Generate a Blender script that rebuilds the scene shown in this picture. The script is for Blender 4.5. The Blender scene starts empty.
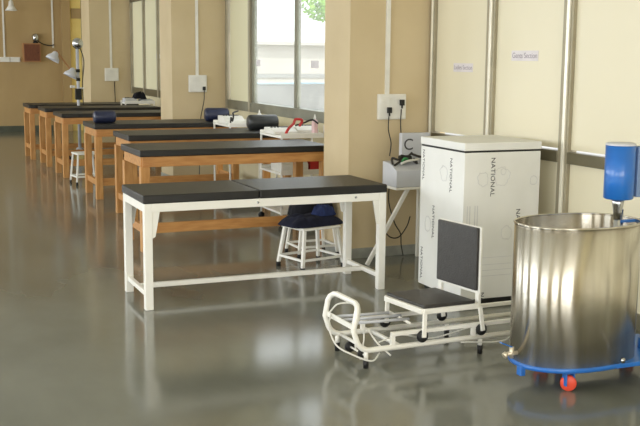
import bpy, bmesh, math, random
from mathutils import Vector, Matrix, noise
random.seed(7)
C = bpy.context.scene.collection
PI = math.pi

# ------------------------------------------------------------------ camera
def nrm(v): return Vector(v).normalized()
F = 1020.0
up = nrm((.009, -1, -156/F)); dep = Vector((-445, -160, F)); dep = (dep-up*dep.dot(up)).normalized(); rgt = dep.cross(up)
R = Matrix((rgt, dep, up))                      # camera (right, down, forward) -> world
cx = R @ Vector((1,0,0)); cy = R @ Vector((0,-1,0)); cz = -(R @ Vector((0,0,1)))
cam = bpy.data.cameras.new('camera'); cam.sensor_width = 36; cam.lens = 36*F/640; cam.clip_end = 400
co = bpy.data.objects.new('camera', cam); C.objects.link(co)
co.matrix_world = Matrix(((cx.x,cy.x,cz.x,0),(cx.y,cy.y,cz.y,0),(cx.z,cy.z,cz.z,1.7),(0,0,0,1)))
bpy.context.scene.camera = co

# ------------------------------------------------------------------ sky, lights, exposure
w = bpy.data.worlds.new('sky'); bpy.context.scene.world = w; w.use_nodes = True
bg = w.node_tree.nodes['Background']; bg.inputs[0].default_value = (.93,.96,1,1); bg.inputs[1].default_value = 2.0
vs = bpy.context.scene.view_settings
vs.view_transform = 'Standard'; vs.look = 'None'; vs.gamma = 1; vs.use_curve_mapping = False; vs.exposure = 0.1
def area(name, loc, rot, sx, sy, power, col=(1,.97,.92)):
    l = bpy.data.lights.new(name, 'AREA'); l.shape = 'RECTANGLE'; l.size = sx; l.size_y = sy; l.energy = power; l.color = col
    o = bpy.data.objects.new(name, l); C.objects.link(o); o.location = loc; o.rotation_euler = rot; return o
WY = [(-1.6,1.6),(3.2,6.4),(8.0,11.2),(13.0,16.6),(18.2,21.6)]           # window openings invented for the unseen left wall, to bring in light
for (a,b),p in zip(WY,(120,165,140,130,220)):
    area('window_daylight', (-4.46,(a+b)/2,1.95), (0,-PI/2,0), 1.9, b-a, p, (.93,.97,1))  # area lamps added in the invented left openings, each with its own power
for x,p in ((-2.2,125),(1.6,165)):
    area('window_daylight', (x,-3.44,1.95), (PI/2,0,0), 2.6, 1.9, p, (1,.98,.93))  # lamps added in openings invented behind the camera
area('window_daylight', (4.42,10.9,1.9), (0,PI/2,0), 1.5, 2.6, 8, (.95,.98,1))

sl = bpy.data.lights.new('sun', 'SUN'); sl.energy = 2.0; sl.angle = .02; sl.color = (1,.96,.9)
so = bpy.data.objects.new('sun', sl); C.objects.link(so); so.rotation_euler = (math.radians(32), math.radians(12), 0)

# ------------------------------------------------------------------ materials
def mat(name, col, rough=.5, metal=0, col2=None, scale=8, stretch=(1,1,1), bump=0, bscale=60, spec=.5, coat=0, aniso=0, detail=4, rvar=0):
    m = bpy.data.materials.new(name); m.use_nodes = True; nt = m.node_tree; b = nt.nodes['Principled BSDF']
    def s(c): return tuple(((v/255)/12.92 if v/255<=.04045 else ((v/255+.055)/1.055)**2.4) for v in c)+(1,)
    b.inputs['Base Color'].default_value = s(col); b.inputs['Roughness'].default_value = rough; b.inputs['Metallic'].default_value = metal
    b.inputs['Specular IOR Level'].default_value = spec; b.inputs['Coat Weight'].default_value = coat; b.inputs['Anisotropic'].default_value = aniso
    tc = nt.nodes.new('ShaderNodeTexCoord'); mp = nt.nodes.new('ShaderNodeMapping'); mp.inputs['Scale'].default_value = stretch
    nt.links.new(tc.outputs['Object'], mp.inputs['Vector'])
    nz = nt.nodes.new('ShaderNodeTexNoise'); nz.inputs['Scale'].default_value = scale; nz.inputs['Detail'].default_value = detail
    nt.links.new(mp.outputs[0], nz.inputs['Vector'])
    rp = nt.nodes.new('ShaderNodeValToRGB'); rp.color_ramp.elements[0].position = .32; rp.color_ramp.elements[1].position = .68
    c2 = col2 if col2 else tuple(v*.95 for v in col)
    rp.color_ramp.elements[0].color = s(c2); rp.color_ramp.elements[1].color = s(col)
    nt.links.new(nz.outputs['Fac'], rp.inputs[0]); nt.links.new(rp.outputs[0], b.inputs['Base Color'])
    if rvar:
        mr = nt.nodes.new('ShaderNodeMapRange'); mr.inputs[3].default_value = rough-rvar; mr.inputs[4].default_value = rough+rvar
        nt.links.new(nz.outputs['Fac'], mr.inputs[0]); nt.links.new(mr.outputs[0], b.inputs['Roughness'])
    if bump:
        n2 = nt.nodes.new('ShaderNodeTexNoise'); n2.inputs['Scale'].default_value = bscale; n2.inputs['Detail'].default_value = 3
        nt.links.new(mp.outputs[0], n2.inputs['Vector'])
        bp = nt.nodes.new('ShaderNodeBump'); bp.inputs['Strength'].default_value = bump; bp.inputs['Distance'].default_value = .01
        nt.links.new(n2.outputs['Fac'], bp.inputs['Height']); nt.links.new(bp.outputs[0], b.inputs['Normal'])
    return m
M = {}
M['floor'] = mat('polished_stone_floor', (123,124,114), .13, 0, (106,107,97), 1.6, (1,.5,1), .02, 2.5, .6, detail=8, rvar=.04)
M['wall'] = mat('tan_plaster', (206,188,152), .75, 0, (197,178,141), 1.6, (1,1,1), .1, 30)
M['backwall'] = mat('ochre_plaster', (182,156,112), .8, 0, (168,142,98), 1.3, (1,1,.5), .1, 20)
M['cream'] = mat('cream_panel', (228,220,194), .42, 0, (224,216,188), .8)
M['creamwall'] = mat('cream_wall', (220,210,176), .7, 0, (208,198,162), 2)
M['yellow'] = mat('yellow_paint', (246,222,140), .6, 0, (236,208,124), 3)
M['ceiling'] = mat('ceiling_paint', (226,222,208), .8)
M['skirt'] = mat('grey_skirting', (168,168,158), .45, 0, (140,142,134), 9)
M['darkskirt'] = mat('green_grey_skirting', (84,88,74), .5, 0, (70,74,62), 5)
M['alu'] = mat('champagne_aluminium', (166,158,136), .5, .3, (154,146,124), 4)
M['brightalu'] = mat('pale_aluminium', (238,234,218), .35, .3)
M['rail'] = mat('olive_bronze_aluminium', (120,114,92), .4, .55, (108,102,82), 5)
M['greyalu'] = mat('grey_aluminium', (140,140,124), .4, .5, (126,126,112), 5)
M['wood'] = mat('orange_teak', (200,148,86), .45, 0, (174,118,62), 5, (1,6,6), .04, 40)
M['woodv'] = mat('orange_teak_upright', (202,152,92), .45, 0, (178,124,66), 5, (6,6,1), .04, 40)
M['vinyl'] = mat('black_vinyl', (32,31,28), .42, 0, (26,25,23), 9, bump=.12, bscale=140, spec=.45)
M['seatvinyl'] = mat('charcoal_vinyl', (58,56,54), .42, 0, (50,48,46), 30, bump=.25, bscale=120)
M['navy'] = mat('navy_vinyl', (42,48,74), .4, 0, (34,39,62), 9, bump=.1, bscale=50)
M['blackroll'] = mat('dark_grey_vinyl', (52,54,54), .4, 0, (44,46,46), 9, bump=.1, bscale=50)
M['cloth'] = mat('navy_cloth', (36,39,58), .9, 0, (24,26,40), 14, bump=.5, bscale=25, spec=.2)
M['cap'] = mat('blue_cloth', (46,58,100), .9, 0, (36,45,80), 14, bump=.4, bscale=25, spec=.2)
M['bag'] = mat('black_fabric', (30,31,38), .85, 0, (20,20,26), 14, bump=.4, bscale=25, spec=.2)
M['white'] = mat('white_enamel', (242,240,232), .32, 0, (236,234,226), 6, spec=.5)
M['box'] = mat('white_polystyrene', (236,236,232), .55, 0, (230,230,225), 4)
M['plastic'] = mat('white_plastic', (232,230,222), .4)
M['grey'] = mat('grey_enamel', (200,202,208), .4, 0, (194,196,202), 5)
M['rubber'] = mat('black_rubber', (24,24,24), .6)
M['cable'] = mat('dark_cable', (44,40,36), .55)
M['whitecable'] = mat('white_cable', (226,224,216), .45)
M['red'] = mat('red_cable', (196,44,40), .5)
M['green'] = mat('green_cable', (50,140,80), .5)
M['chrome'] = mat('chrome', (205,208,212), .18, 1)
M['steel'] = mat('brushed_stainless_steel', (224,219,208), .25, 1, (194,188,174), 3, (5,5,.15), .008, 1.0, aniso=1)
_n = M['steel'].node_tree; _t = _n.nodes.new('ShaderNodeTangent'); _t.direction_type = 'RADIAL'; _t.axis = 'Z'
_n.links.new(_t.outputs[0], _n.nodes['Principled BSDF'].inputs['Tangent']); _n.nodes['Principled BSDF'].inputs['Anisotropic Rotation'].default_value = .25
M['blue'] = mat('blue_enamel', (36,112,196), .35, 0, (30,100,182), 4, coat=.3)
M['bluegrey'] = mat('blue_grey_enamel', (120,146,186), .4)
M['wheel'] = mat('red_orange_wheel', (232,82,58), .45)
M['brass'] = mat('worn_brass', (222,210,186), .35, .6)
M['ink'] = mat('black_ink', (66,66,70), .6)
M['faintink'] = mat('faint_violet_ink', (150,138,150), .6)
M['paleink'] = mat('pale_grey_ink', (216,216,216), .6)
M['paper'] = mat('white_paper', (226,220,222), .7)
M['brown'] = mat('brown_wood', (118,66,38), .55, 0, (98,52,30), 10, (4,4,1))
M['tan'] = mat('light_wood', (170,122,76), .5)
M['brightwall'] = mat('pale_render', (214,208,196), .8, 0, (196,190,178), .5)
M['concrete'] = mat('pale_concrete', (168,168,164), .85, 0, (150,150,148), .4)
M['skyblue'] = mat('pale_blue_paint', (176,214,232), .6)
M['leaf'] = mat('green_leaves', (160,204,96), .7, 0, (130,180,76), 3)
M['bark'] = mat('bark', (96,76,56), .9)
M['pinkplastic'] = mat('pinkish_plastic', (226,190,190), .4)
g = bpy.data.materials.new('window_glass'); g.use_nodes = True; nt = g.node_tree; nt.nodes.clear()
o_ = nt.nodes.new('ShaderNodeOutputMaterial'); mx = nt.nodes.new('ShaderNodeMixShader'); tr = nt.nodes.new('ShaderNodeBsdfTransparent'); gl = nt.nodes.new('ShaderNodeBsdfGlossy')
tr.inputs[0].default_value = (.95,.97,.96,1); gl.inputs['Roughness'].default_value = .03; mx.inputs[0].default_value = .06; dt = nt.nodes.new('ShaderNodeBsdfTranslucent'); dt.inputs[0].default_value = (.9,.88,.84,1); m2 = nt.nodes.new('ShaderNodeMixShader'); m2.inputs[0].default_value = .09
nt.links.new(tr.outputs[0], mx.inputs[1]); nt.links.new(gl.outputs[0], mx.inputs[2]); nt.links.new(mx.outputs[0], m2.inputs[1]); nt.links.new(dt.outputs[0], m2.inputs[2]); nt.links.new(m2.outputs[0], o_.inputs[0]); M['glass'] = g
q = bpy.data.materials.new('frosted_pane'); q.use_nodes = True; nt = q.node_tree; nt.nodes.clear()
o_ = nt.nodes.new('ShaderNodeOutputMaterial'); mx = nt.nodes.new('ShaderNodeMixShader'); tl = nt.nodes.new('ShaderNodeBsdfTranslucent'); df = nt.nodes.new('ShaderNodeBsdfDiffuse')
tl.inputs[0].default_value = (.80,.78,.60,1); df.inputs[0].default_value = (.78,.74,.56,1); mx.inputs[0].default_value = .3
nt.links.new(tl.outputs[0], mx.inputs[2]); nt.links.new(df.outputs[0], mx.inputs[1]); nt.links.new(mx.outputs[0], o_.inputs[0]); M['frost'] = q

# ------------------------------------------------------------------ mesh helper
class MB:
    def __init__(s): s.v=[]; s.f=[]; s.s=[]
    def add(s, vs_, fs, smooth=False):
        n=len(s.v); s.v += [tuple(v) for v in vs_]
        for f in fs: s.f.append(tuple(i+n for i in f)); s.s.append(smooth)
        return s
    def box(s, x0,x1,y0,y1,z0,z1, m=None):
        vs_=[Vector(p) for p in ((x0,y0,z0),(x1,y0,z0),(x1,y1,z0),(x0,y1,z0),(x0,y0,z1),(x1,y0,z1),(x1,y1,z1),(x0,y1,z1))]
        if m is not None: vs_=[m@v for v in vs_]
        return s.add(vs_, [(0,3,2,1),(4,5,6,7),(0,1,5,4),(1,2,6,5),(2,3,7,6),(3,0,4,7)])
    def prism(s, poly, axis, a, b, smooth=False):
        n=len(poly)
        def p3(p,t): return {'z':(p[0],p[1],t),'y':(p[0],t,p[1]),'x':(t,p[0],p[1])}[axis]
        vs_=[p3(p,a) for p in poly]+[p3(p,b) for p in poly]
        s.add(vs_, [tuple(range(n))[::-1], tuple(range(n,2*n))])
        n0=len(s.v)-2*n
        for i in range(n): s.f.append((n0+i,n0+(i+1)%n,n0+n+(i+1)%n,n0+n+i)); s.s.append(smooth)
        return s
    def bar(s, p0, p1, w_, h_, upv=(0,0,1)):     # rectangular bar between points
        p0=Vector(p0); p1=Vector(p1); d=(p1-p0).normalized(); u=Vector(upv)
        if abs(d.dot(u))>.95: u=Vector((0,1,0))
        a=d.cross(u).normalized(); b=a.cross(d).normalized(); vs_=[]
        for p in (p0,p1):
            for i,j in ((-1,-1),(1,-1),(1,1),(-1,1)): vs_.append(p+a*(i*w_/2)+b*(j*h_/2))
        return s.add(vs_, [(0,1,2,3),(7,6,5,4),(0,4,5,1),(1,5,6,2),(2,6,7,3),(3,7,4,0)])
    def tube(s, pts, r, seg=10, closed=False, r1=None):
        pts=[Vector(p) for p in pts]; n=len(pts); vs_=[]; fs=[]; pa=None
        for i,p in enumerate(pts):
            if closed: d=(pts[(i+1)%n]-pts[i-1]).normalized()
            else: d=(pts[min(i+1,n-1)]-pts[max(i-1,0)]).normalized()
            if pa is None:
                q=Vector((0,0,1)) if abs(d.z)<.9 else Vector((1,0,0)); pa=(q-d*q.dot(d)).normalized()
            else: pa=(pa-d*pa.dot(d)).normalized()
            b=d.cross(pa); rr=r if r1 is None else r+(r1-r)*i/(n-1)
            for k in range(seg):
                t=2*PI*k/seg; vs_.append(p+pa*(math.cos(t)*rr)+b*(math.sin(t)*rr))
        for i in range(n if closed else n-1):
            j=(i+1)%n
            for k in range(seg):
                l=(k+1)%seg; fs.append((i*seg+k,i*seg+l,j*seg+l,j*seg+k))
        s.add(vs_,fs,True)
        if not closed: 
            m0=len(s.v)-n*seg; s.f.append(tuple(m0+k for k in range(seg))[::-1]); s.s.append(False)
            s.f.append(tuple(m0+(n-1)*seg+k for k in range(seg))); s.s.append(False)
        return s
    def lathe(s, prof, mtx=None, seg=24, sx=1, sy=1, ex=2, cap=False):
        mtx=mtx or Matrix(); vs_=[]; fs=[]
        for r,z in prof:
            for k in range(seg):
                t=2*PI*k/seg; c,d=math.cos(t),math.sin(t)
                if ex!=2: q=(abs(c)**ex+abs(d)**ex)**(-1/ex); c*=q; d*=q
                vs_.append(mtx@Vector((r*c*sx,r*d*sy,z)))
        for i in range(len(prof)-1):
            for k in range(seg):
                l=(k+1)%seg; fs.append((i*seg+k,i*seg+l,(i+1)*seg+l,(i+1)*seg+k))
        if cap: fs.append(tuple(range(seg))[::-1]); fs.append(tuple((len(prof)-1)*seg+k for k in range(seg)))
        return s.add(vs_,fs,True)
    def build(s, name, m, parent=None, bevel=0, bseg=2, loc=None, rot=None):
        me=bpy.data.meshes.new(name); me.from_pydata(s.v,[],s.f)
        for i,p in enumerate(me.polygons): p.use_smooth = s.s[i]
        bm=bmesh.new(); bm.from_mesh(me); bmesh.ops.recalc_face_normals(bm,faces=bm.faces)
        if bevel:
            es=[e for e in bm.edges if len(e.link_faces)==2 and e.calc_face_angle(0)>.6]
            bmesh.ops.bevel(bm,geom=es,offset=bevel,segments=bseg,profile=.5,affect='EDGES',clamp_overlap=True)
        bm.to_mesh(me); bm.free()
        me.materials.append(M[m]); o=bpy.data.objects.new(name,me); C.objects.link(o)
        if parent: o.parent=parent
        if loc: o.location=loc
        if rot: o.rotation_euler=rot
        return o
def thing(name, label, cat, loc=(0,0,0), rz=0, group=None):
    o=bpy.data.objects.new(name,None); C.objects.link(o); o.empty_display_size=.1; o.location=loc; o.rotation_euler=(0,0,rz)
    o['label']=label; o['category']=cat
    if group: o['group']=group
    return o
def tag(o,label,cat,group=None):
    o['label']=label; o['category']=cat
    if group: o['group']=group
    return o
def struct(o): o['kind']='structure'; return o
def copy_tree(o,parent=None):
    c=o.copy(); C.objects.link(c); c.parent=parent
    for ch in list(o.children): copy_tree(ch,c)
    return c
def smooth_path(pts,n=8):                           # Catmull-Rom through points
    pts=[Vector(p) for p in pts]; out=[]; P=[pts[0]*2-pts[1]]+pts+[pts[-1]*2-pts[-2]]
    for i in range(1,len(P)-2):
        for k in range(n):
            t=k/n; a,b,c_,d=P[i-1:i+3]
            out.append(.5*((2*b)+(c_-a)*t+(2*a-5*b+4*c_-d)*t*t+(3*b-a-3*c_+d)*t**3))
    return out+[pts[-1]]
def text(name,body,size,origin,xd,yd,m,parent,spacing=1,stretch=1):
    cu=bpy.data.curves.new(name,'FONT'); cu.body=body; cu.size=size; cu.extrude=.0006; cu.align_x='CENTER'; cu.align_y='CENTER'; cu.space_character=spacing
    t=bpy.data.objects.new(name,cu); C.objects.link(t); bpy.context.view_layer.update()
    me=bpy.data.meshes.new_from_object(t.evaluated_get(bpy.context.evaluated_depsgraph_get())); bpy.data.objects.remove(t)
    xd=Vector(xd); yd=Vector(yd); n=xd.cross(yd); o_=Vector(origin)
    me.transform(Matrix(((xd.x*stretch,yd.x,n.x,o_.x),(xd.y*stretch,yd.y,n.y,o_.y),(xd.z*stretch,yd.z,n.z,o_.z),(0,0,0,1))))
    me.materials.clear(); me.materials.append(M[m]); o=bpy.data.objects.new(name,me); C.objects.link(o); o.parent=parent; return o

# ------------------------------------------------------------------ the room
XW=4.385; XP=3.61; YB=23.5; XL=-4.5; YF=-3.5; ZC=3.95
PIERS=[(7.75,8.27),(13.34,13.95),(19.0,19.78)]
struct(MB().box(XL-.2,XW+.2,YF-.2,YB+.2,-.1,0).build('floor','floor'))
struct(MB().box(XL-.2,XW+.2,YF-.2,YB+.2,ZC,ZC+.15).build('ceiling','ceiling'))
struct(MB().box(XL,XW+.2,YB,YB+.2,0,ZC).build('wall_back','backwall'))
o=struct(MB().box(XL,3.6,YB-.02,YB,0,.13).build('baseboard_back','darkskirt'))
# unseen left wall with invented window openings
b=MB(); b.box(XL-.2,XL,YF,YB,0,1.0); b.box(XL-.2,XL,YF,YB,2.9,ZC); ys=[YF]+[v for p in WY for v in p]+[YB]
for i in range(0,len(ys),2): b.box(XL-.2,XL,ys[i],ys[i+1],1.0,2.9)
struct(b.build('wall_left','wall'))
b=MB(); b.box(XL,XW,YF-.2,YF,0,1.0); b.box(XL,XW,YF-.2,YF,2.9,ZC)
for a,c_ in ((XL,-3.5),(-.9,.3),(2.9,XW)): b.box(a,c_,YF-.2,YF,1.0,2.9)
struct(b.build('wall_front','wall'))
k=3
for a,c_ in WY:
    f=struct(thing('window_%d'%k,'','')); del f['label'],f['category']; k+=1
    b=MB(); b.box(XL-.12,XL-.07,a,c_,1.0,1.06); b.box(XL-.12,XL-.07,a,c_,2.84,2.9)
    for y in (a,(a+c_)/2-.03,c_-.06): b.box(XL-.12,XL-.07,y,y+.06,1.06,2.84)
    b.build('window_frame','greyalu',f); MB().box(XL-.1,XL-.09,a+.06,c_-.06,1.06,2.84).build('pane','glass',f)
for a,c_ in ((-3.5,-.9),(.3,2.9)):  # invented windows in the unseen wall behind the camera
    f=struct(thing('window_%d'%k,'','')); del f['label'],f['category']; k+=1
    b=MB(); b.box(a,c_,YF-.12,YF-.07,1.0,1.06); b.box(a,c_,YF-.12,YF-.07,2.84,2.9)
    for x in (a,(a+c_)/2-.03,c_-.06): b.box(x,x+.06,YF-.12,YF-.07,1.06,2.84)
    b.build('window_frame','greyalu',f); MB().box(a+.06,c_-.06,YF-.1,YF-.09,1.06,2.84).build('pane','glass',f)
# piers with grey skirting
for i,(a,c_) in enumerate(PIERS):
    p=struct(MB().box(XP,XW+.15,a,c_,0,ZC).build('wall_pier_%d'%(i+1),'wall'))
    MB().box(XP-.012,XW,a-.012,a,0,.085).box(XP-.012,XP,a,c_,0,.085).build('skirting','skirt',p)
MB_=MB
# lintel over all bays and the wall beneath the windows
b=MB()
for a,c_ in ((YF,7.75),(8.27,13.34),(13.95,19.0)): b.box(XW,XW+.15,a,c_,2.72,ZC)
b.box(XW,XW+.15,19.78,YB,0,ZC)
for a,c_ in ((8.27,13.34),(13.95,19.0)): b.box(XW,XW+.15,a,c_,0,1.0)
struct(b.build('wall_right','creamwall'))
# bay 1: aluminium partition with cream panels
part=struct(thing('wall_partition','','')); del part['label'],part['category']
posts=[7.70]; y=6.80
while y>YF+.2: posts.append(y); y-=.97
for i,y in enumerate(posts):
    hw=.035 if i==0 else .055
    p=MB().box(XW-.03,XW+.05,y-hw,y+hw,0,2.72).build('post','alu',part,.003)
    MB().box(XW-.045,XW-.03,y-hw*.55,y-hw*.0,0,2.72).build('post_strip','brightalu',p,.002)
    y2=(posts[i+1]+.055) if i+1<len(posts) else YF
    MB().box(XW,XW+.02,y2,y-hw,1.08,2.66).build('upper_panel','cream',part)
    MB().box(XW,XW+.02,y2,y-hw,.1,.98).build('lower_panel','cream',part)
    MB().box(XW-.035,XW+.04,y2,y-hw,.985,1.065).build('middle_rail','rail',part,.004)
    MB().box(XW-.03,XW+.04,y2,y-hw,0,.1).build('bottom_rail','rail',part)
    MB().box(XW-.03,XW+.04,y2,y-hw,2.66,2.72).build('top_rail','rail',part)
# bay 2: sliding window
w1=struct(thing('window_1','','')); del w1['label'],w1['category']
b=MB(); b.box(XW-.03,XW+.06,8.27,13.34,1.0,1.12) ; b.box(XW-.03,XW+.06,8.27,13.34,2.66,2.72)
b.build('window_frame','greyalu',w1,.004)
for y,hw in ((13.29,.03),(12.37,.03),(9.3,.05),(8.3,.03)): MB().box(XW-.04,XW+.06,y-hw,y+hw,1.0,2.66).build('post','alu',w1,.003)
for y,hw in ((12.27,.045),(10.83,.05),(9.42,.055)): MB().box(XW-.015,XW+.03,y-hw,y+hw,1.12,2.66).build('sash_stile','greyalu',w1,.003)
MB().box(XW,XW+.004,12.42,13.22,1.12,2.66).build('fixed_panel','frost',w1)
MB().box(XW,XW+.02,8.33,9.25,1.12,2.66).build('fixed_panel','cream',w1)
for a,c_ in ((9.47,10.77),(10.89,12.19)): MB().box(XW,XW+.006,a-.01,c_+.03,1.12,2.66).build('pane','glass',w1)
# bay 3: pale panels
w2=struct(thing('window_2','','')); del w2['label'],w2['category']
b=MB(); b.box(XW-.03,XW+.06,13.95,19.0,1.0,1.12); b.box(XW-.03,XW+.06,13.95,19.0,2.66,2.72); b.build('window_frame','rail',w2,.004)
ps=[18.93,17.98,17.0,16.0,15.0,14.0]
for i,y in enumerate(ps):
    MB().box(XW-.04,XW+.06,y-.035,y+.035,1.0,2.66).build('post','alu',w2,.003)
    if i<5: MB().box(XW,XW+.004,ps[i+1]+.05,y-.05,1.12,2.66).build('fixed_panel','frost',w2)
# far corner: pilaster and plain yellow strip with a dark edge
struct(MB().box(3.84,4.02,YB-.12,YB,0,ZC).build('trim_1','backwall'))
d=struct(MB().box(4.03,4.27,YB-.05,YB,0,ZC-.1).build('door_1','yellow'))
MB().box(4.05,4.3,YB-.07,YB-.05,2.5,2.72).build('cross_rail','backwall',d); MB().box(4.27,4.31,YB-.08,YB,0,ZC-.1).build('door_jamb','rail',d)

# outside, seen through the sliding window
struct(MB().box(XW+.2,90,-30,140,-.75,-.65).build('ground','concrete'))
b=MB().box(9,46,34,34.3,-.65,.72).build('parapet_wall','concrete'); tag(b,'low grey boundary wall with pale blue coping outside the sliding window','wall')
MB().box(9,46,33.95,34.35,.74,.79).build('coping','skyblue',b)
b=thing('building','pale low building beyond the boundary wall outside the window','building',(24,46,-.65))
MB().box(-12,22,0,8,0,2.9).build('wall','brightwall',b); MB().box(-12.3,22.3,-.4,8.3,2.9,3.05).build('roof','brightwall',b)
MB().box(-12.02,22.02,-.06,.0,1.35,1.55).build('wall_band','concrete',b)
t=thing('tree','bright green tree outside, behind the near sash of the window','tree',(14.75,33,-.65))
MB().tube([(0,0,0),(.1,0,1.8),(0,.1,3.6)],.16,8,r1=.08).build('trunk','bark',t)
b=MB()
for i in range(1400):
    th=random.random()*2*PI; ph=math.acos(random.uniform(-1,1)); r_=random.random()**.4*1.25
    p=Vector((r_*math.sin(ph)*math.cos(th),r_*math.sin(ph)*math.sin(th),4.2+.6*r_*math.cos(ph)))
    a=Vector([random.uniform(-1,1) for _ in range(3)]).normalized()*.1; c_=a.orthogonal().normalized()*.06
    b.add([p-a,p+c_,p+a,p-c_],[(0,1,2,3)])
b.build('foliage','leaf',t)

# ------------------------------------------------------------------ signs, switchboards, conduits
def sign(y0,y1,z0,z1,txt,label):
    o=MB().box(-.0015,.0005,-(y1-y0)/2,(y1-y0)/2,-(z1-z0)/2,(z1-z0)/2).build('paper_sign','paper',loc=(XW-.001,(y0+y1)/2,(z0+z1)/2)); tag(o,label,'sign','paper signs on the panels')
    if txt: text('lettering',txt,(y1-y0)*.165,(-.0016,0,0),(0,-1,0),(0,0,1),'faintink',o)
sign(7.08,7.38,1.59,1.66,'Ladies Section','small white paper notice on the cream panel nearest the pier')
sign(6.2,6.54,1.685,1.76,'Gents Section','white paper notice with text, larger, on the second cream panel')
sign(16.95,17.2,1.65,1.72,'','tiny white paper notice on the pale far window panel')
sign(12.03,12.18,1.58,1.66,'','faded paper notice on the far glass sash')
sign(10.2,10.42,1.58,1.66,'','faded paper notice on the near glass sash')
def switchboard(x0,x1,y,z0,z1,plugs,label,cond,lab2):
    cxx=(x0+x1)/2
    t=thing('switchboard',label,'switchboard',(cxx,y,z0),group='white switchboards on the walls'); wd=(x1-x0)/2; h=z1-z0
    MB().box(-wd,wd,-.035,0,0,h).build('housing','plastic',t,.006)
    MB().box(-wd+.01,wd-.01,-.042,-.035,.01,h-.01).build('faceplate','plastic',t,.003)
    for i in range(4):
        xx=-wd+.03+i*(2*wd-.06)/3
        MB().box(xx-.012,xx+.012,-.046,-.042,h*.62,h*.82).build('switch','plastic',t,.002)
    if cond:
        o=MB().box(-.018,.018,-.02,0,0,ZC-z1).build('conduit','plastic',loc=(cond,y,z1)); tag(o,lab2,'conduit','white wall conduits')
    return t
def plug(x,y,z,label):
    o=MB().box(-.018,.018,-.03,0,-.024,.024).tube([(0,-.015,-.024),(0,-.016,-.05)],.008,8).build('power_plug','rubber',loc=(x,y,z),bevel=.004); tag(o,label,'plug','black plugs in the switchboards')
switchboard(3.866,4.128,7.75,1.182,1.396,2,'white switchboard with two black plugs on the nearest pier',3.955,'white conduit rising from the switchboard on the nearest pier')
plug(3.957,7.704,1.262,'left black plug in the nearest switchboard'); plug(4.075,7.704,1.325,'right black plug, set higher in the nearest switchboard')
switchboard(3.832,4.081,13.34,1.219,1.446,1,'white switchboard with one black plug on the middle pier',3.953,'white conduit on the middle pier')
plug(4.035,13.294,1.27,'single black plug in the middle pier switchboard')
switchboard(3.868,4.122,19.0,1.227,1.464,0,'white switchboard without plugs on the far narrow pier',3.99,'white conduit on the farthest pier')
switchboard(2.50,2.712,YB,1.53,1.64,0,'left white switchboard on the far back wall',2.6,'white conduit on the back wall near the left picture edge')
switchboard(2.722,2.93,YB,1.53,1.64,0,'right white switchboard on the far back wall, next to the brown box',None,'')
o=MB().box(-.018,.018,-.02,0,0,ZC-1.85).build('conduit','plastic',loc=(3.65,YB,1.85)); tag(o,'white conduit on the back wall ending above the lamps','conduit','white wall conduits')
# brown cupboard and lamp on the back wall
t=thing('wall_cupboard','small brown wooden cupboard on the far back wall','cupboard',(3.17,YB,1.535))
MB().box(-.19,.19,-.16,0,0,.41).build('body','tan',t,.004); dd=MB().box(-.165,.165,-.175,-.16,.025,.385).build('door','brown',t,.003)
MB().lathe([(0,0),(.012,.005),(0,.02)],Matrix.Translation((.13,-.175,.2))@Matrix.Rotation(PI/2,4,'X'),10).build('knob','chrome',dd)
t=thing('desk_lamp','small chrome lamp head on the brown cupboard with a dark curved arm','lamp',(3.26,YB-.09,1.946))
MB().lathe([(.05,0),(.06,.02),(.05,.03),(0,.035)],None,16).build('base','rubber',t)
MB().lathe([(.0,.21),(.05,.2),(.075,.15),(.07,.08),(.045,.04),(.02,.03)],None,18).build('lamp_head','chrome',t)
MB().tube(smooth_path([(.04,0,.06),(.16,-.02,-.02),(.3,-.04,-.05),(.4,-.05,-.03)]),.012,8).build('arm','cable',t)
t=thing('pendant_lamp','white conical lamp shade hanging high at the left, before the back wall','lamp',(2.72,23.0,2.62))
MB().lathe([(.02,.22),(.045,.2),(.06,.1),(.13,.0),(.122,.0),(.055,.1),(.04,.19)],None,20).build('lamp_shade','plastic',t); MB().tube([(0,0,.2),(0,0,ZC-2.62)],.008,6).build('cord','whitecable',t)

# ------------------------------------------------------------------ infrared lamp stand (far)
t=thing('infrared_lamp_stand','tall infrared lamp stand with white and chrome shades, far left beyond the benches','lamp',(3.0,16.86,0))
MB().tube([(0,0,.12),(0,0,1.86)],.026,12).build('pole','grey',t)
MB().lathe([(.0,.2),(.05,.2),(.07,.16),(.1,.12),(.1,.1),(0,.1)],None,16).build('hub','grey',t)
for i in range(4):
    a=PI/4+i*PI/2; l=MB().bar((.05*math.cos(a),.05*math.sin(a),.12),(.24*math.cos(a),.24*math.sin(a),.09),.03,.025).build('leg','grey',t)
    MB().lathe([(.0,-.012),(.035,-.012),(.035,.012),(0,.012)],Matrix.Translation((.24*math.cos(a),.24*math.sin(a),.035))@Matrix.Rotation(PI/2,4,'X'),14).tube([(.24*math.cos(a),.24*math.sin(a),.04),(.24*math.cos(a),.24*math.sin(a),.09)],.008,6).build('castor','rubber',l)
MB().box(-.05,.05,-.04,.04,.98,1.16).build('control_box','rubber',t,.006)
for q in ((-.13,-.05,1.17,1.21),(.02,.09,1.15,1.18)): MB().box(q[0],q[1],-.02,.02,q[2],q[3]).build('clamp','plastic',t,.003)
for q in (1.42,1.28): MB().box(-.03,.03,-.03,.03,q,q+.05).build('joint','rubber',t,.003)
MB().tube([(0,0,1.3),(-.09,-.03,1.42),(-.30,-.08,1.70),(-.34,-.08,1.76),(-.37,-.08,1.74)],.013,8).build('arm','tan',t)
def shade(mtx,m,nm='lamp_shade'):
    return MB().lathe([(.02,.12),(.045,.1),(.06,.06),(.1,.02),(.115,-.03),(.108,-.03),(.09,.01),(.05,.05),(.0,.08)],mtx,20).build(nm,m,t)
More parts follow.
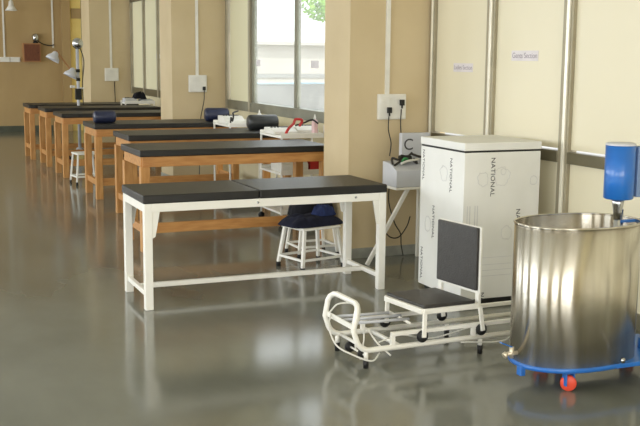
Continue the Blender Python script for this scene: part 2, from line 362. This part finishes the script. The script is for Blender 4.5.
shade(Matrix.Translation((-.40,-.08,1.64))@Matrix.Rotation(.5,4,'Y'),'grey'); shade(Matrix.Translation((-.13,-.08,1.38))@Matrix.Rotation(.45,4,'Y'),'grey')
MB().lathe([(0,.07),(.05,.06),(.08,.03),(.09,0),(.09,-.02),(.0,-.02)],Matrix.Translation((.0,-.05,1.88))@Matrix.Rotation(PI/2,4,'X'),20).build('reflector','chrome',t)
MB().tube(smooth_path([(.03,0,1.85),(.1,0,1.6),(.07,0,1.2),(.1,0,.5),(.2,0,.1)]),.008,6).build('cable','cable',t)

# ------------------------------------------------------------------ treatment benches
def wood_bench(L=1.8,W=.75):
    t=thing('treatment_bench','','treatment bench',group='wooden treatment benches with black padded tops')
    for y in (.02,W-.045): MB().box(.03,L-.03,y,y+.025,.745,.835).build('apron','wood',t,.003)
    for x in (.02,L-.045): MB().box(x,x+.025,.045,W-.045,.745,.835).build('end_rail','wood',t,.003)
    for x in (.01,L-.09):
        for y in (.01,W-.09): MB().box(x,x+.08,y,y+.08,0,.745).build('leg','woodv',t,.004)
    MB().box(.09,L-.09,.03,.06,.16,.25).build('stretcher','wood',t,.003)
    for x in (.025,L-.065): MB().box(x,x+.04,.09,W-.09,.16,.23).build('cross_rail','wood',t,.003)
    MB().box(0,L,0,W,.835,.893).build('padded_top','vinyl',t,.008,3)
    return t
WB=[(2.04,8.62,'wooden bench right behind the white bench, its end closest of the wooden ones'),
    (2.32,10.28,'second wooden bench from the front, black roll on its right end'),
    (2.32,12.05,'third wooden bench from the front, two navy rolls on its top'),
    (2.32,14.38,'fourth wooden bench, small white stool in front of its left end'),
    (2.32,15.9,'fifth wooden bench from the front, before the lamp stand'),
    (2.24,17.08,'farthest wooden bench, nearest the back wall, behind the lamp stand')]
proto=wood_bench()
for i,(x,y,l) in enumerate(WB):
    t=proto if i==0 else copy_tree(proto); t.location=(x,y,0); t['label']=l
# white steel bench
t=thing('treatment_bench','white steel treatment bench with two-part black padded top in front','treatment bench',(1.585,6.6,0))
L=1.8; W=.64
for x in (0,L-.055):
    for y in (0,W-.055): MB().box(x,x+.055,y,y+.055,0,.725).build('leg','white',t,.004)
for x,dx in ((.055,1),(L-.055,-1)):
    for y in (.004,W-.016):
        MB().prism([(x,.67),(x+dx*.052,.67),(x+dx*.02,.5),(x,.49)],'y',y,y+.012).build('gusset','white',t)
for y in (0,W-.03): MB().box(.055,L-.055,y,y+.03,.668,.725).build('long_rail','white',t,.003)
for x in (0,L-.03): MB().box(x,x+.03,.055,W-.055,.668,.725).build('end_rail','white',t,.003)
for x in (.012,L-.043): MB().box(x,x+.03,.055,W-.055,.085,.118).build('foot_rail','white',t,.003)
MB().box(.042,L-.043,W/2-.017,W/2+.017,.085,.118).build('stretcher','white',t,.003)
MB().box(-.008,.812,-.004,W+.004,.725,.783).build('padded_section','vinyl',t,.009,3); MB().box(.816,L+.004,-.004,W+.004,.725,.785).build('padded_section','vinyl',t,.009,3)
for x in (.8,1.55): MB().lathe([(0,0),(.008,.0),(.008,.006),(0,.007)],Matrix.Translation((x,0,.7))@Matrix.Rotation(PI/2,4,'X'),10).build('bolt','chrome',t)

# rolls on benches
def roll(loc,L,r,m,label,rz=0,flat=.9):
    b=MB(); prof=[(0,-L/2),(r*.7,-L/2),(r*.93,-L/2+.012),(r,-L/2+.04),(r,L/2-.04),(r*.93,L/2-.012),(r*.7,L/2),(0,L/2)]
    b.lathe(prof,Matrix.Rotation(PI/2,4,'Y'),28,sx=flat,sy=1); o=b.build('bolster',m,loc=(loc[0],loc[1],loc[2]+r*flat),rot=(0,0,rz)); return tag(o,label,'bolster','bolsters on the benches')
roll((2.49,12.3,.893),.26,.088,'navy','short navy bolster at the left end of a wooden bench',0,.85)
roll((3.88,12.25,.893),.3,.1,'navy','navy bolster by the wall, below the middle pier switchboard',-.15,.85)
roll((3.93,10.72,.893),.34,.098,'blackroll','dark grey bolster in front of the window, right of the navy one',-.1,.85)

# ------------------------------------------------------------------ stools
def stool():
    t=thing('stool','','stool',group='white metal stools'); hx,hy=.205,.17
    MB().box(-.19,.19,-.16,.16,.325,.345).build('seat','white',t,.008)
    for sx in (-1,1):
        for sy in (-1,1):
            l=MB().bar((sx*hx,sy*hy,.03),(sx*.165,sy*.135,.325),.027,.027).build('leg','white',t,.004)
            MB().lathe([(0,0),(.02,0),(.018,.035),(0,.035)],Matrix.Translation((sx*hx,sy*hy,0)),12).build('rubber_foot','rubber',l)
    for sy in (-1,1): MB().bar((-.2,sy*.165,.09),(.2,sy*.165,.09),.016,.018).build('rung','white',t)
    for sx in (-1,1): MB().bar((sx*.2,-.165,.09),(sx*.2,.165,.09),.016,.018).build('rung','white',t)
    return t
s0=stool(); s0.location=(3.2,7.58-.0,0); s0.rotation_euler.z=.24; s0['label']='white metal stool under the white bench carrying navy clothes'
s1=copy_tree(s0); s1.location=(3.41,8.06,0); s1.rotation_euler.z=.0; s1.scale=(.87,.87,1); s1['label']='second white stool behind the clothes stool, carrying a black bag'
s2=copy_tree(s0); s2.location=(2.50,13.66,0); s2.rotation_euler.z=.1; s2.scale=(.8,.9,1.22); s2['label']='small white stool standing far back between two wooden benches'
def heap(name,loc,sx,sy,h,m,label,cat,rz=0,seed=0,amp=.3,drop=0):
    b=MB(); N=36; vs_=[]; fs=[]
    for i in range(N+1):
        for j in range(N+1):
            u=-1+2*i/N; v=-1+2*j/N; q=(u**4+v**4)**.25 if (u or v) else 0
            k=1/max(1e-6,q)*max(abs(u),abs(v)) if q>0 else 1
            uu,vv=u*k,v*k; rr=min(1,(uu**4+vv**4)**.25)
            hh=h*(1-rr**5)+amp*h*noise.noise(Vector((u*2.2,v*2.6,seed)))*(1-rr**6)+amp*.4*h*noise.noise(Vector((u*6,v*3,seed+3)))*(1-rr**6)
            vs_.append((uu*sx*(1+.08*noise.noise(Vector((u*2,v*2,seed+9)))),vv*sy,max(.004,hh)-drop*max(0,rr-.85)/.15))
    for i in range(N):
        for j in range(N): a=i*(N+1)+j; fs.append((a,a+1,a+N+2,a+N+1))
    nb=len(vs_); vs_+=[(x,y,-drop if (abs(x)>sx*.9 or abs(y)>sy*.9) else 0) for x,y,z in vs_]
    ring=[j for j in range(N+1)]+[i*(N+1)+N for i in range(1,N+1)]+[N*(N+1)+j for j in range(N-1,-1,-1)]+[i*(N+1) for i in range(N-1,0,-1)]
    for i in range(N):
        for j in range(N): a=nb+i*(N+1)+j; fs.append((a,a+N+1,a+N+2,a+1))
    for q in range(len(ring)): a,c_=ring[q],ring[(q+1)%len(ring)]; fs.append((a,c_,nb+c_,nb+a))
    o=b.add(vs_,fs,True).build(name,m,loc=loc,rot=(0,0,rz)); return tag(o,label,cat)
heap('folded_clothes',(3.215,7.62,.346),.26,.17,.075,'cloth','navy blue clothes heaped on the white stool under the white bench','clothes',.24,1)
heap('cap',(3.33,7.62,.418),.09,.085,.07,'cap','brighter blue cloth cap lying on top of the navy clothes','cap',.3,5,.35)
heap('bag',(3.4,8.06,.346),.19,.15,.2,'bag','black cloth bag behind the navy clothes, on the rear stool','bag',0,8,.2)

# ------------------------------------------------------------------ trolleys with apparatus by the window
def trolley(x,y,wd,dp,z,label):
    t=thing('trolley',label,'trolley',(x,y,0),group='white equipment trolleys between the benches')
    for zz in (z-.02,.52,.12): MB().box(0,wd,0,dp,zz,zz+.02).box(0,wd,0,.01,zz+.02,zz+.05).box(0,wd,dp-.01,dp,zz+.02,zz+.05).build('shelf','white',t,.002)
    for xx in (.012,wd-.012):
        for yy in (.012,dp-.012):
            l=MB().tube([(xx,yy,.07),(xx,yy,z+.0)],.012,8).build('leg','white',t)
            MB().lathe([(0,-.01),(.033,-.01),(.033,.01),(0,.01)],Matrix.Translation((xx,yy,.033))@Matrix.Rotation(PI/2,4,'X'),12).build('castor','rubber',l)
    return t
trolley(3.68,9.5,.6,.62,.91,'white trolley with red leads, between the two nearest wooden benches')
trolley(3.7,11.2,.6,.62,.91,'white trolley beside the navy bolster, under the window')
trolley(3.72,16.69,.5,.34,.93,'far white trolley before the pale panels, behind the farthest benches')
def device(loc,sx,sy,sz,m,label,rz=0):
    t=thing('therapy_unit',label,'therapy unit',loc,rz)
    MB().prism([(0,0),(sy,0),(sy,sz),(sy*.35,sz),(0,sz*.45)],'x',0,sx).build('housing',m,t,.006)
    MB().box(sx*.55,sx*.9,sy*.55,sy*.8,sz,sz+.006).build('display','ink',t)
    for i in range(3): MB().lathe([(0,.012),(.012,.012),(.014,0)],Matrix.Translation((sx*(.15+.14*i),sy*.6,sz)),12).build('knob','rubber',t)
    return t
device((3.70,9.75,.912),.26,.3,.06,'plastic','low white therapy unit with knobs on the red-lead trolley')
device((3.72,11.4,.912),.24,.3,.09,'plastic','white therapy unit right of the navy bolster')
device((4.0,9.85,.912),.24,.22,.07,'plastic','white therapy unit below the window, beside the pink bottle')
device((3.74,16.72,.93),.2,.25,.07,'grey','grey therapy unit on the far trolley')
device((4.0,16.72,.93),.2,.22,.05,'grey','second grey therapy unit on the far trolley, by the panels')
heap('dark_cloth',(4.0,16.86,.99),.11,.1,.1,'bag','dark cloth bundle on the far trolley','cloth',0,4) 
device((3.72,9.6,.54),.3,.3,.16,'plastic','white therapy unit on the lower shelf of the red-lead trolley')
b=MB().box(0,.18,0,.2,0,.12).build('carton','red',loc=(4.05,9.62,.542)); tag(b,'red carton on the lower shelf of the red-lead trolley','carton')
def bottle(loc,h,r,m,label):
    t=thing('squeeze_bottle',label,'bottle',loc,group='squeeze bottles by the window')
    MB().lathe([(0,0),(r,0),(r*1.02,.01),(r,h*.6),(r*.8,h*.7),(r*.35,h*.75),(0,h*.75)],None,16).build('body',m,t)
    MB().lathe([(r*.42,h*.75),(r*.42,h*.8),(r*.12,h),(0,h)],None,12).build('nozzle','plastic',t)
bottle((4.12,11.35,.912),.17,.028,'plastic','white pointed squeeze bottle below the window post'); bottle((4.15,9.75,.912),.2,.032,'pinkplastic','pinkish white squeeze bottle below the near sash'); bottle((4.2,9.58,.912),.15,.022,'paper','small slim bottle right of the pinkish bottle'); bottle((4.04,11.22,.912),.1,.02,'paper','short slim bottle left of the white pointed bottle')
t=tag(MB().tube(smooth_path([(3.74,9.53,.93),(3.78,9.56,.98),(3.86,9.62,1.03),(3.9,9.66,1.07),(3.97,9.66,1.06),(3.96,9.7,1.0)]),.014,8).build('lead','red'),'red lead curling over the nearest white trolley','cable','leads on the trolleys')
t=tag(MB().tube(smooth_path([(3.93,9.75,1.0),(4.02,9.72,1.03),(4.1,9.7,1.06),(4.16,9.68,1.02)]),.009,8).build('lead','cable'),'dark lead beside the red one on the nearest white trolley','cable','leads on the trolleys')
tag(MB().tube(smooth_path([(3.72,11.22,.93),(3.73,11.23,1.0),(3.75,11.24,.96),(3.77,11.26,1.02),(3.78,11.3,1.05),(3.86,11.36,1.07)]),.01,8).build('lead','cable'),'black lead over the therapy unit beside the navy bolster','cable','leads on the trolleys')
tag(MB().tube(smooth_path([(4.035,13.28,1.22),(4.03,13.27,1.12),(4.0,13.25,1.0),(3.97,13.24,.86),(3.95,13.2,.6),(3.93,13.2,.02)]),.006,6).build('power_cable','cable'),'thin cable hanging from the middle pier plug','cable')
tag(MB().tube([(4.04,18.985,1.22),(4.05,18.98,.9),(4.04,18.98,.4),(4.04,18.98,.02)],.007,6).build('power_cable','cable'),'thin cable hanging below the farthest pier switchboard','cable')

# ------------------------------------------------------------------ traction apparatus on its stand by the pier
t=thing('equipment_stand','white stand with slanting legs beside the tall white box','stand',(3.66,7.42,0))
MB().box(.2,.62,-.06,.22,.625,.645).build('stand_top','white',t,.003)
MB().bar((-.01,.03,.0),(.36,.03,.625),.03,.03,(0,1,0)).build('slanting_leg','white',t,.003)
for y in (.0,.2):
    MB().box(.55,.58,y,y+.03,0,.625).build('leg','white',t,.003)
t=thing('traction_unit','grey apparatus marked C on the stand beside the pier','therapy unit',(3.86,7.36,.646))
MB().prism([(0,0),(.25,0),(.25,.2),(.12,.19),(0,.14)],'x',0,.42).build('housing','grey',t,.006)
pn=MB().box(.15,.42,.2,.25,.2,.43).build('display_panel','grey',t,.005)
text('letter','C',.135,(.215,.1985,.33),(1,0,0),(0,0,1),'ink',pn)
cc=[('cable',[(.02,.1,.2),(.03,.13,.25),(.08,.1,.24),(.12,.12,.27),(.18,.12,.26),(.24,.14,.29)]),('cable',[(.02,.08,.19),(.07,.08,.22),(.14,.1,.25),(.2,.09,.24),(.26,.08,.21),(.25,.12,.24)]),('green',[(.1,.08,.22),(.13,.08,.25),(.17,.09,.24)]),('whitecable',[(.08,.06,.21),(.15,.06,.23),(.21,.07,.235),(.28,.08,.24)]),('cable',[(.24,.14,.28),(.3,.12,.26),(.37,.13,.25)])]
for m_,p in cc:
    p=[(x*.9,y,z-.02) for x,y,z in p]; MB().tube(smooth_path(p),.01,6).build('lead',m_,t)
MB().box(.1,.2,.1,.17,.205,.25).build('clip','rubber',t,.01)
def cable(pts,label,r=.005): tag(MB().tube(smooth_path(pts),r,6).build('power_cable','cable'),label,'cable','black cables by the nearest pier')
cable([(3.957,7.70,1.21),(3.955,7.70,1.1),(3.975,7.69,1.0),(3.95,7.64,.95),(3.94,7.64,.88)],'left black cable running from the switchboard down to the grey apparatus')
cable([(4.075,7.70,1.27),(4.07,7.70,1.15),(4.08,7.7,1.0),(4.06,7.68,.88),(3.98,7.67,.72),(3.97,7.7,.5),(4.03,7.7,.3),(4.09,7.7,.2),(4.1,7.7,.1),(4.1,7.66,.01)],'right black cable dropping behind the stand to the floor')
cable([(3.93,7.68,.62),(3.925,7.7,.42),(3.93,7.7,.27),(3.98,7.7,.18),(4.06,7.68,.17),(4.14,7.68,.26),(4.16,7.66,.35)],'looped black cable behind the stand near the skirting')

# ------------------------------------------------------------------ tall white box
ang=-.02; bw,bd=.61,.63
t=thing('storage_box','tall white printed box with lid, marked NATIONAL','box',(3.632,5.935,0),ang)
MB().box(.05,bw-.01,.008,bd-.01,0,.04).build('base','rubber',t)  # dark inset block between floor and box body
body=MB().box(0,bw,0,bd,.04,1.065).build('body','box',t,.004)
MB().box(.004,bw-.004,.004,bd-.004,1.065,1.078).build('lid_gap','rubber',t)
MB().box(-.004,bw+.004,-.004,bd+.004,1.078,1.132).build('lid','box',t,.006)
def nat(face,a,z,ln,m='ink'):
    if face=='f': text('lettering','NATIONAL',.047*ln/.29,(a,-.001,z),(0,0,-1),(1,0,0),m,body,1.05,1.1)
    else: text('lettering','NATIONAL',.047*ln/.29,(-.001,a,z),(0,0,-1),(0,-1,0),m,body,1.05,1.1)
nat('f',.225,.895,.29); nat('f',.44,.53,.29); nat('f',.03,.3,.12)
nat('s',.585,.93,.24); nat('s',.18,.895,.26); nat('s',.42,.53,.26); nat('s',.585,.2,.26)
text('lettering','NA',.045,(.17,-.001,.055),(0,0,-1),(1,0,0),'ink',body)
def emblem(cx_,cz_,s,face='f'):
    pts=[]
    for i in range(26):
        a=2*PI*i/26; r_=s*(1+.25*noise.noise(Vector((math.cos(a)*2,math.sin(a)*2,cx_*9))))*(1 if i%2 else .9)
        u,v=cx_+r_*math.cos(a),cz_+r_*1.1*math.sin(a); pts.append((u,-.001,v) if face=='f' else (-.001,u,v))
    MB().tube(pts,.0018,4,True).build('emblem','paleink',body)
emblem(.15,.88,.045); emblem(.3,.9,.06); emblem(.31,.93,.02); emblem(.35,.5,.045); emblem(.56,.86,.03); emblem(.28,.9,.05,'s'); emblem(.5,.5,.05,'s')
for a in (.03,.05,.09,.11): MB().box(a,a+.006,-.0012,0,.45,.7).build('printed_line','paleink',body)
for z in (.33,.28,.24,.2): MB().box(.15,.5,-.0012,0,z,z+.003).build('printed_line','paleink',body)

# ------------------------------------------------------------------ rowing machine
t=thing('rowing_machine','white tubular rowing machine with black seat and backrest on the floor','rowing machine',(2.39-(2.39*math.cos(.02)-4.89*math.sin(.02)),4.89-(2.39*math.sin(.02)+4.89*math.cos(.02)),0),.02)
yn,yf=4.9,5.27; XE=4.02; XR=3.7; r=.016
def loop():
    pts=[]
    def arc(c_,a0,a1,R_,y,n=7): return [(c_[0]+R_*math.cos(a0+(a1-a0)*i/n),y,c_[1]+R_*math.sin(a0+(a1-a0)*i/n)) for i in range(n+1)]
    near=[(XE,yn,.1)]+[(2.46,yn,.1)]+arc((2.43,.19),-PI/2,-PI*.93,.09,yn)[0:]+[(2.325,yn,.22),(2.342,yn,.31)]
    top=[(2.352,yn+.01,.335),(2.362,yn+.035,.352),(2.366,yn+.07,.358),(2.366,yf-.07,.358),(2.362,yf-.035,.352),(2.352,yf-.01,.335)]
    far=[(x,yf,z) for x,y,z in near[::-1]]
    return near+top+far
MB().tube(loop(),r,12).build('frame_tube','white',t)
MB().box(2.56,XR,yn-.012,yn+.012,.165,.187).build('track_rail','white',t,.002); MB().box(2.56,XR,yf-.012,yf+.012,.165,.187).build('track_rail','white',t,.002)
for x in (2.57,3.1,3.66):
    for y in (yn,yf): MB().box(x-.012,x+.012,y-.01,y+.01,.1,.167).build('upright','white',t)
for x in (2.62,XE-.01): MB().tube([(x,yn,.1),(x,yf,.1)],.013,10).build('cross_tube','white',t)
for x in (2.405,3.15,3.9):
    for y in (yn,yf):
        l=MB().tube([(x,y,.045),(x,y,.1)],.013,10).build('leg','white',t); MB().lathe([(0,0),(.014,0),(.017,.05),(0,.05)],Matrix.Translation((x,y,0)),12).build('rubber_foot','rubber',l)
MB().bar((2.335,yn,.232),(2.335,yf,.232),.006,.03).build('front_bar','white',t)
for i,(x0,x1) in enumerate(((2.36,2.70),(2.35,2.735),(2.37,2.74))):
    y=5.19-.085*i; MB().tube([(x0,y,.228),(x1,y,.218)],.009,10).build('spring_bar','grey',t)
MB().tube([(2.72,4.97,.205),(2.72,5.22,.215)],.008,8).build('cross_rod','white',t)
# seat carriage
car0=set(bpy.data.objects)
c0,c1=2.755,3.12; ya,yb=yn+.0,yf-.0
fr=MB(); fr.box(c0,c1,ya-.012,ya+.012,.27,.302); fr.box(c0,c1,yb-.012,yb+.012,.27,.302); fr.box(c0-.012,c0+.012,ya,yb,.27,.302); fr.box(c1-.012,c1+.012,ya,yb,.27,.302); fr.build('seat_frame','white',t,.004)
MB().box(c0+.005,c1-.02,ya-.005,yb+.005,.302,.322).build('seat','seatvinyl',t,.007,3)
for x,dx in ((c0+.0,-.015),(c1+.0,.012)):
    for y in (ya,yb):
        MB().bar((x,y-.02,.285),(x+dx,y-.038,.145),.026,.012,(0,1,0)).build('carriage_leg','white',t,.003)
        wy=y-.023
        MB().lathe([(0,-.009),(.031,-.009),(.035,-.004),(.035,.004),(.031,.009),(0,.009)],Matrix.Translation((x+dx,wy,.15))@Matrix.Rotation(PI/2,4,'X'),20).build('wheel','rubber',t)
bk=MB().box(c1-.0,c1+.014,ya-.01,yb+.01,.355,.745).build('backrest_frame','white',t,.004); MB().box(c1-.02,c1+.0,ya+.0,yb,.375,.742).build('backrest','seatvinyl',t,.007,3)
for y in (ya+.01,yb-.01): MB().box(c1-.0,c1+.016,y-.015,y+.015,.29,.36).build('backrest_post','white',t)
for o in set(bpy.data.objects)-car0:
    for v_ in o.data.vertices: v_.co.x -= .11*(v_.co.y-yn)-.006
# loose cables of the frame
MB().tube(smooth_path([(2.33,5.22,.25),(2.38,5.2,.30),(2.45,5.1,.31),(2.4,4.98,.27),(2.37,4.94,.25)],8),.005,6).build('cord','whitecable',t)
MB().tube(smooth_path([(2.33,5.2,.24),(2.27,5.1,.2),(2.27,5.0,.12),(2.33,4.92,.08),(2.42,4.86,.05),(2.5,4.92,.07)],8),.005,6).build('cord','whitecable',t)
MB().tube(smooth_path([(2.42,5.0,.02),(2.44,5.0,.12),(2.45,5.0,.2),(2.5,4.95,.12),(2.55,4.88,.06)],8),.005,6).build('cord','whitecable',t)
MB().tube(smooth_path([(2.5,4.93,.13),(2.65,4.95,.15),(2.85,4.95,.11),(3.1,4.94,.15),(3.3,4.94,.17),(3.42,4.92,.15),(3.3,4.87,.07),(3.0,4.87,.09)],8),.004,6).build('cord','whitecable',t)
for y in (4.97,5.13): MB().lathe([(0,-.01),(.03,-.01),(.03,.01),(0,.01)],Matrix.Translation((2.42,y,.06))@Matrix.Rotation(PI/2,4,'X'),14).build('pulley','rubber',t)
MB().tube([(2.42,4.95,.06),(2.42,5.17,.06)],.006,8).tube([(2.42,5.06,.06),(2.42,5.06,.1)],.006,8).tube([(2.42,4.9,.1),(2.42,5.27,.1)],.01,8).build('pulley_axle','white',t)

# ------------------------------------------------------------------ stainless steel whirlpool tank
t=thing('whirlpool_tank','oval stainless steel whirlpool tank on a blue wheeled base','whirlpool tank',(3.355,4.33,0))
A,B=.352,.245
MB().lathe([(0,.135),(1.0,.135),(1.0,.855),(1.0,.855)],None,72,A,B,2.25).build('basin','steel',t)
MB().lathe([(.985,.855),(.985,.16),(0,.155)],None,72,A,B,2.25).build('basin_lining','steel',t)
ring=[]
for k in range(72):
    a=2*PI*k/72; c_,s_=math.cos(a),math.sin(a); q=(abs(c_)**2.25+abs(s_)**2.25)**(-1/2.25); ring.append((A*c_*q*.995,B*s_*q*.995,.857))
MB().tube(ring,.006,8,True).build('rolled_rim','steel',t)
MB().lathe([(0,.11),(1.0,.11),(1.015,.114),(1.015,.13),(1.0,.135),(0,.135)],None,72,A,B,2.25).build('base_plate','blue',t)
MB().box(.1,.62,-.245,.2,.11,.134).build('base_extension','blue',t,.004)
MB().box(-.365,-.335,-.06,-.02,.07,.12).build('base_tab','blue',t,.004)
for x,y in ((-.145,-.17),(-.05,.2),(.5,-.2),(.1,.22),(.5,.15)):
    f=MB().box(x-.028,x-.02,y-.018,y+.018,.03,.107).box(x+.02,x+.028,y-.018,y+.018,.03,.107).box(x-.028,x+.028,y-.018,y+.018,.095,.112).build('caster_fork','blue',t,.002)
    MB().lathe([(0,-.014),(.036,-.014),(.042,-.008),(.042,.008),(.036,.014),(0,.014)],Matrix.Translation((x,y,.042))@Matrix.Rotation(-.6,4,'Z')@Matrix.Rotation(PI/2,4,'X'),24).build('caster_wheel','wheel',f)
# drain valve
v=MB().tube([(-.33,.0,.18),(-.42,-.0,.18)],.011,12).tube([(-.385,.0,.155),(-.385,0,.215)],.012,12).tube([(-.415,0,.18),(-.432,0,.17)],.016,12).build('drain_valve','brass',t)
MB().bar((-.385,0,.215),(-.455,-.0,.245),.018,.006).build('valve_lever','blue',v)
MB().lathe([(0,0),(.016,0),(.014,.01),(0,.014)],Matrix.Translation((.12,-.262,.16))@Matrix.Rotation(PI/2,4,'X'),10).build('drain_nut','chrome',t)
# agitator motor on its column
m_=thing('agitator_motor','blue agitator motor on a column over the right side of the tank','motor',(3.585,4.3,.13))
MB().lathe([(0,.84),(.07,.84),(.078,.845),(.078,1.125),(0,1.125)],None,36).build('motor_casing','blue',m_)
MB().lathe([(.079,1.125),(.079,1.132),(.07,1.138),(0,1.14)],None,36).build('motor_cap','grey',m_)
MB().lathe([(0,.845),(.034,.845),(.03,.81),(.022,.77),(.02,.73),(0,.73)],None,24).build('coupling','chrome',m_)
MB().tube([(0,0,.3),(0,0,.77)],.018,16).build('shaft_tube','chrome',m_)
MB().tube([(.04,.01,.4),(.04,.01,.78)],.008,10).build('air_tube','chrome',m_)
MB().box(.078,.115,-.05,.05,.85,1.12).build('mounting_plate','bluegrey',m_,.006)
MB().box(.1,.3,-.02,.02,.97,1.03).build('mounting_arm','blue',m_,.004)
MB().tube([(.225,0,.0),(.225,0,1.05)],.018,16).build('column','chrome',m_)
for z in (0,.62): MB().tube([(.225,0,z),(.225,0,z+.06)],.029,16).build('column_collar','blue',m_)
MB().box(.0,.23,-.012,.012,.71,.725).build('shaft_bracket','blue',m_,.003)
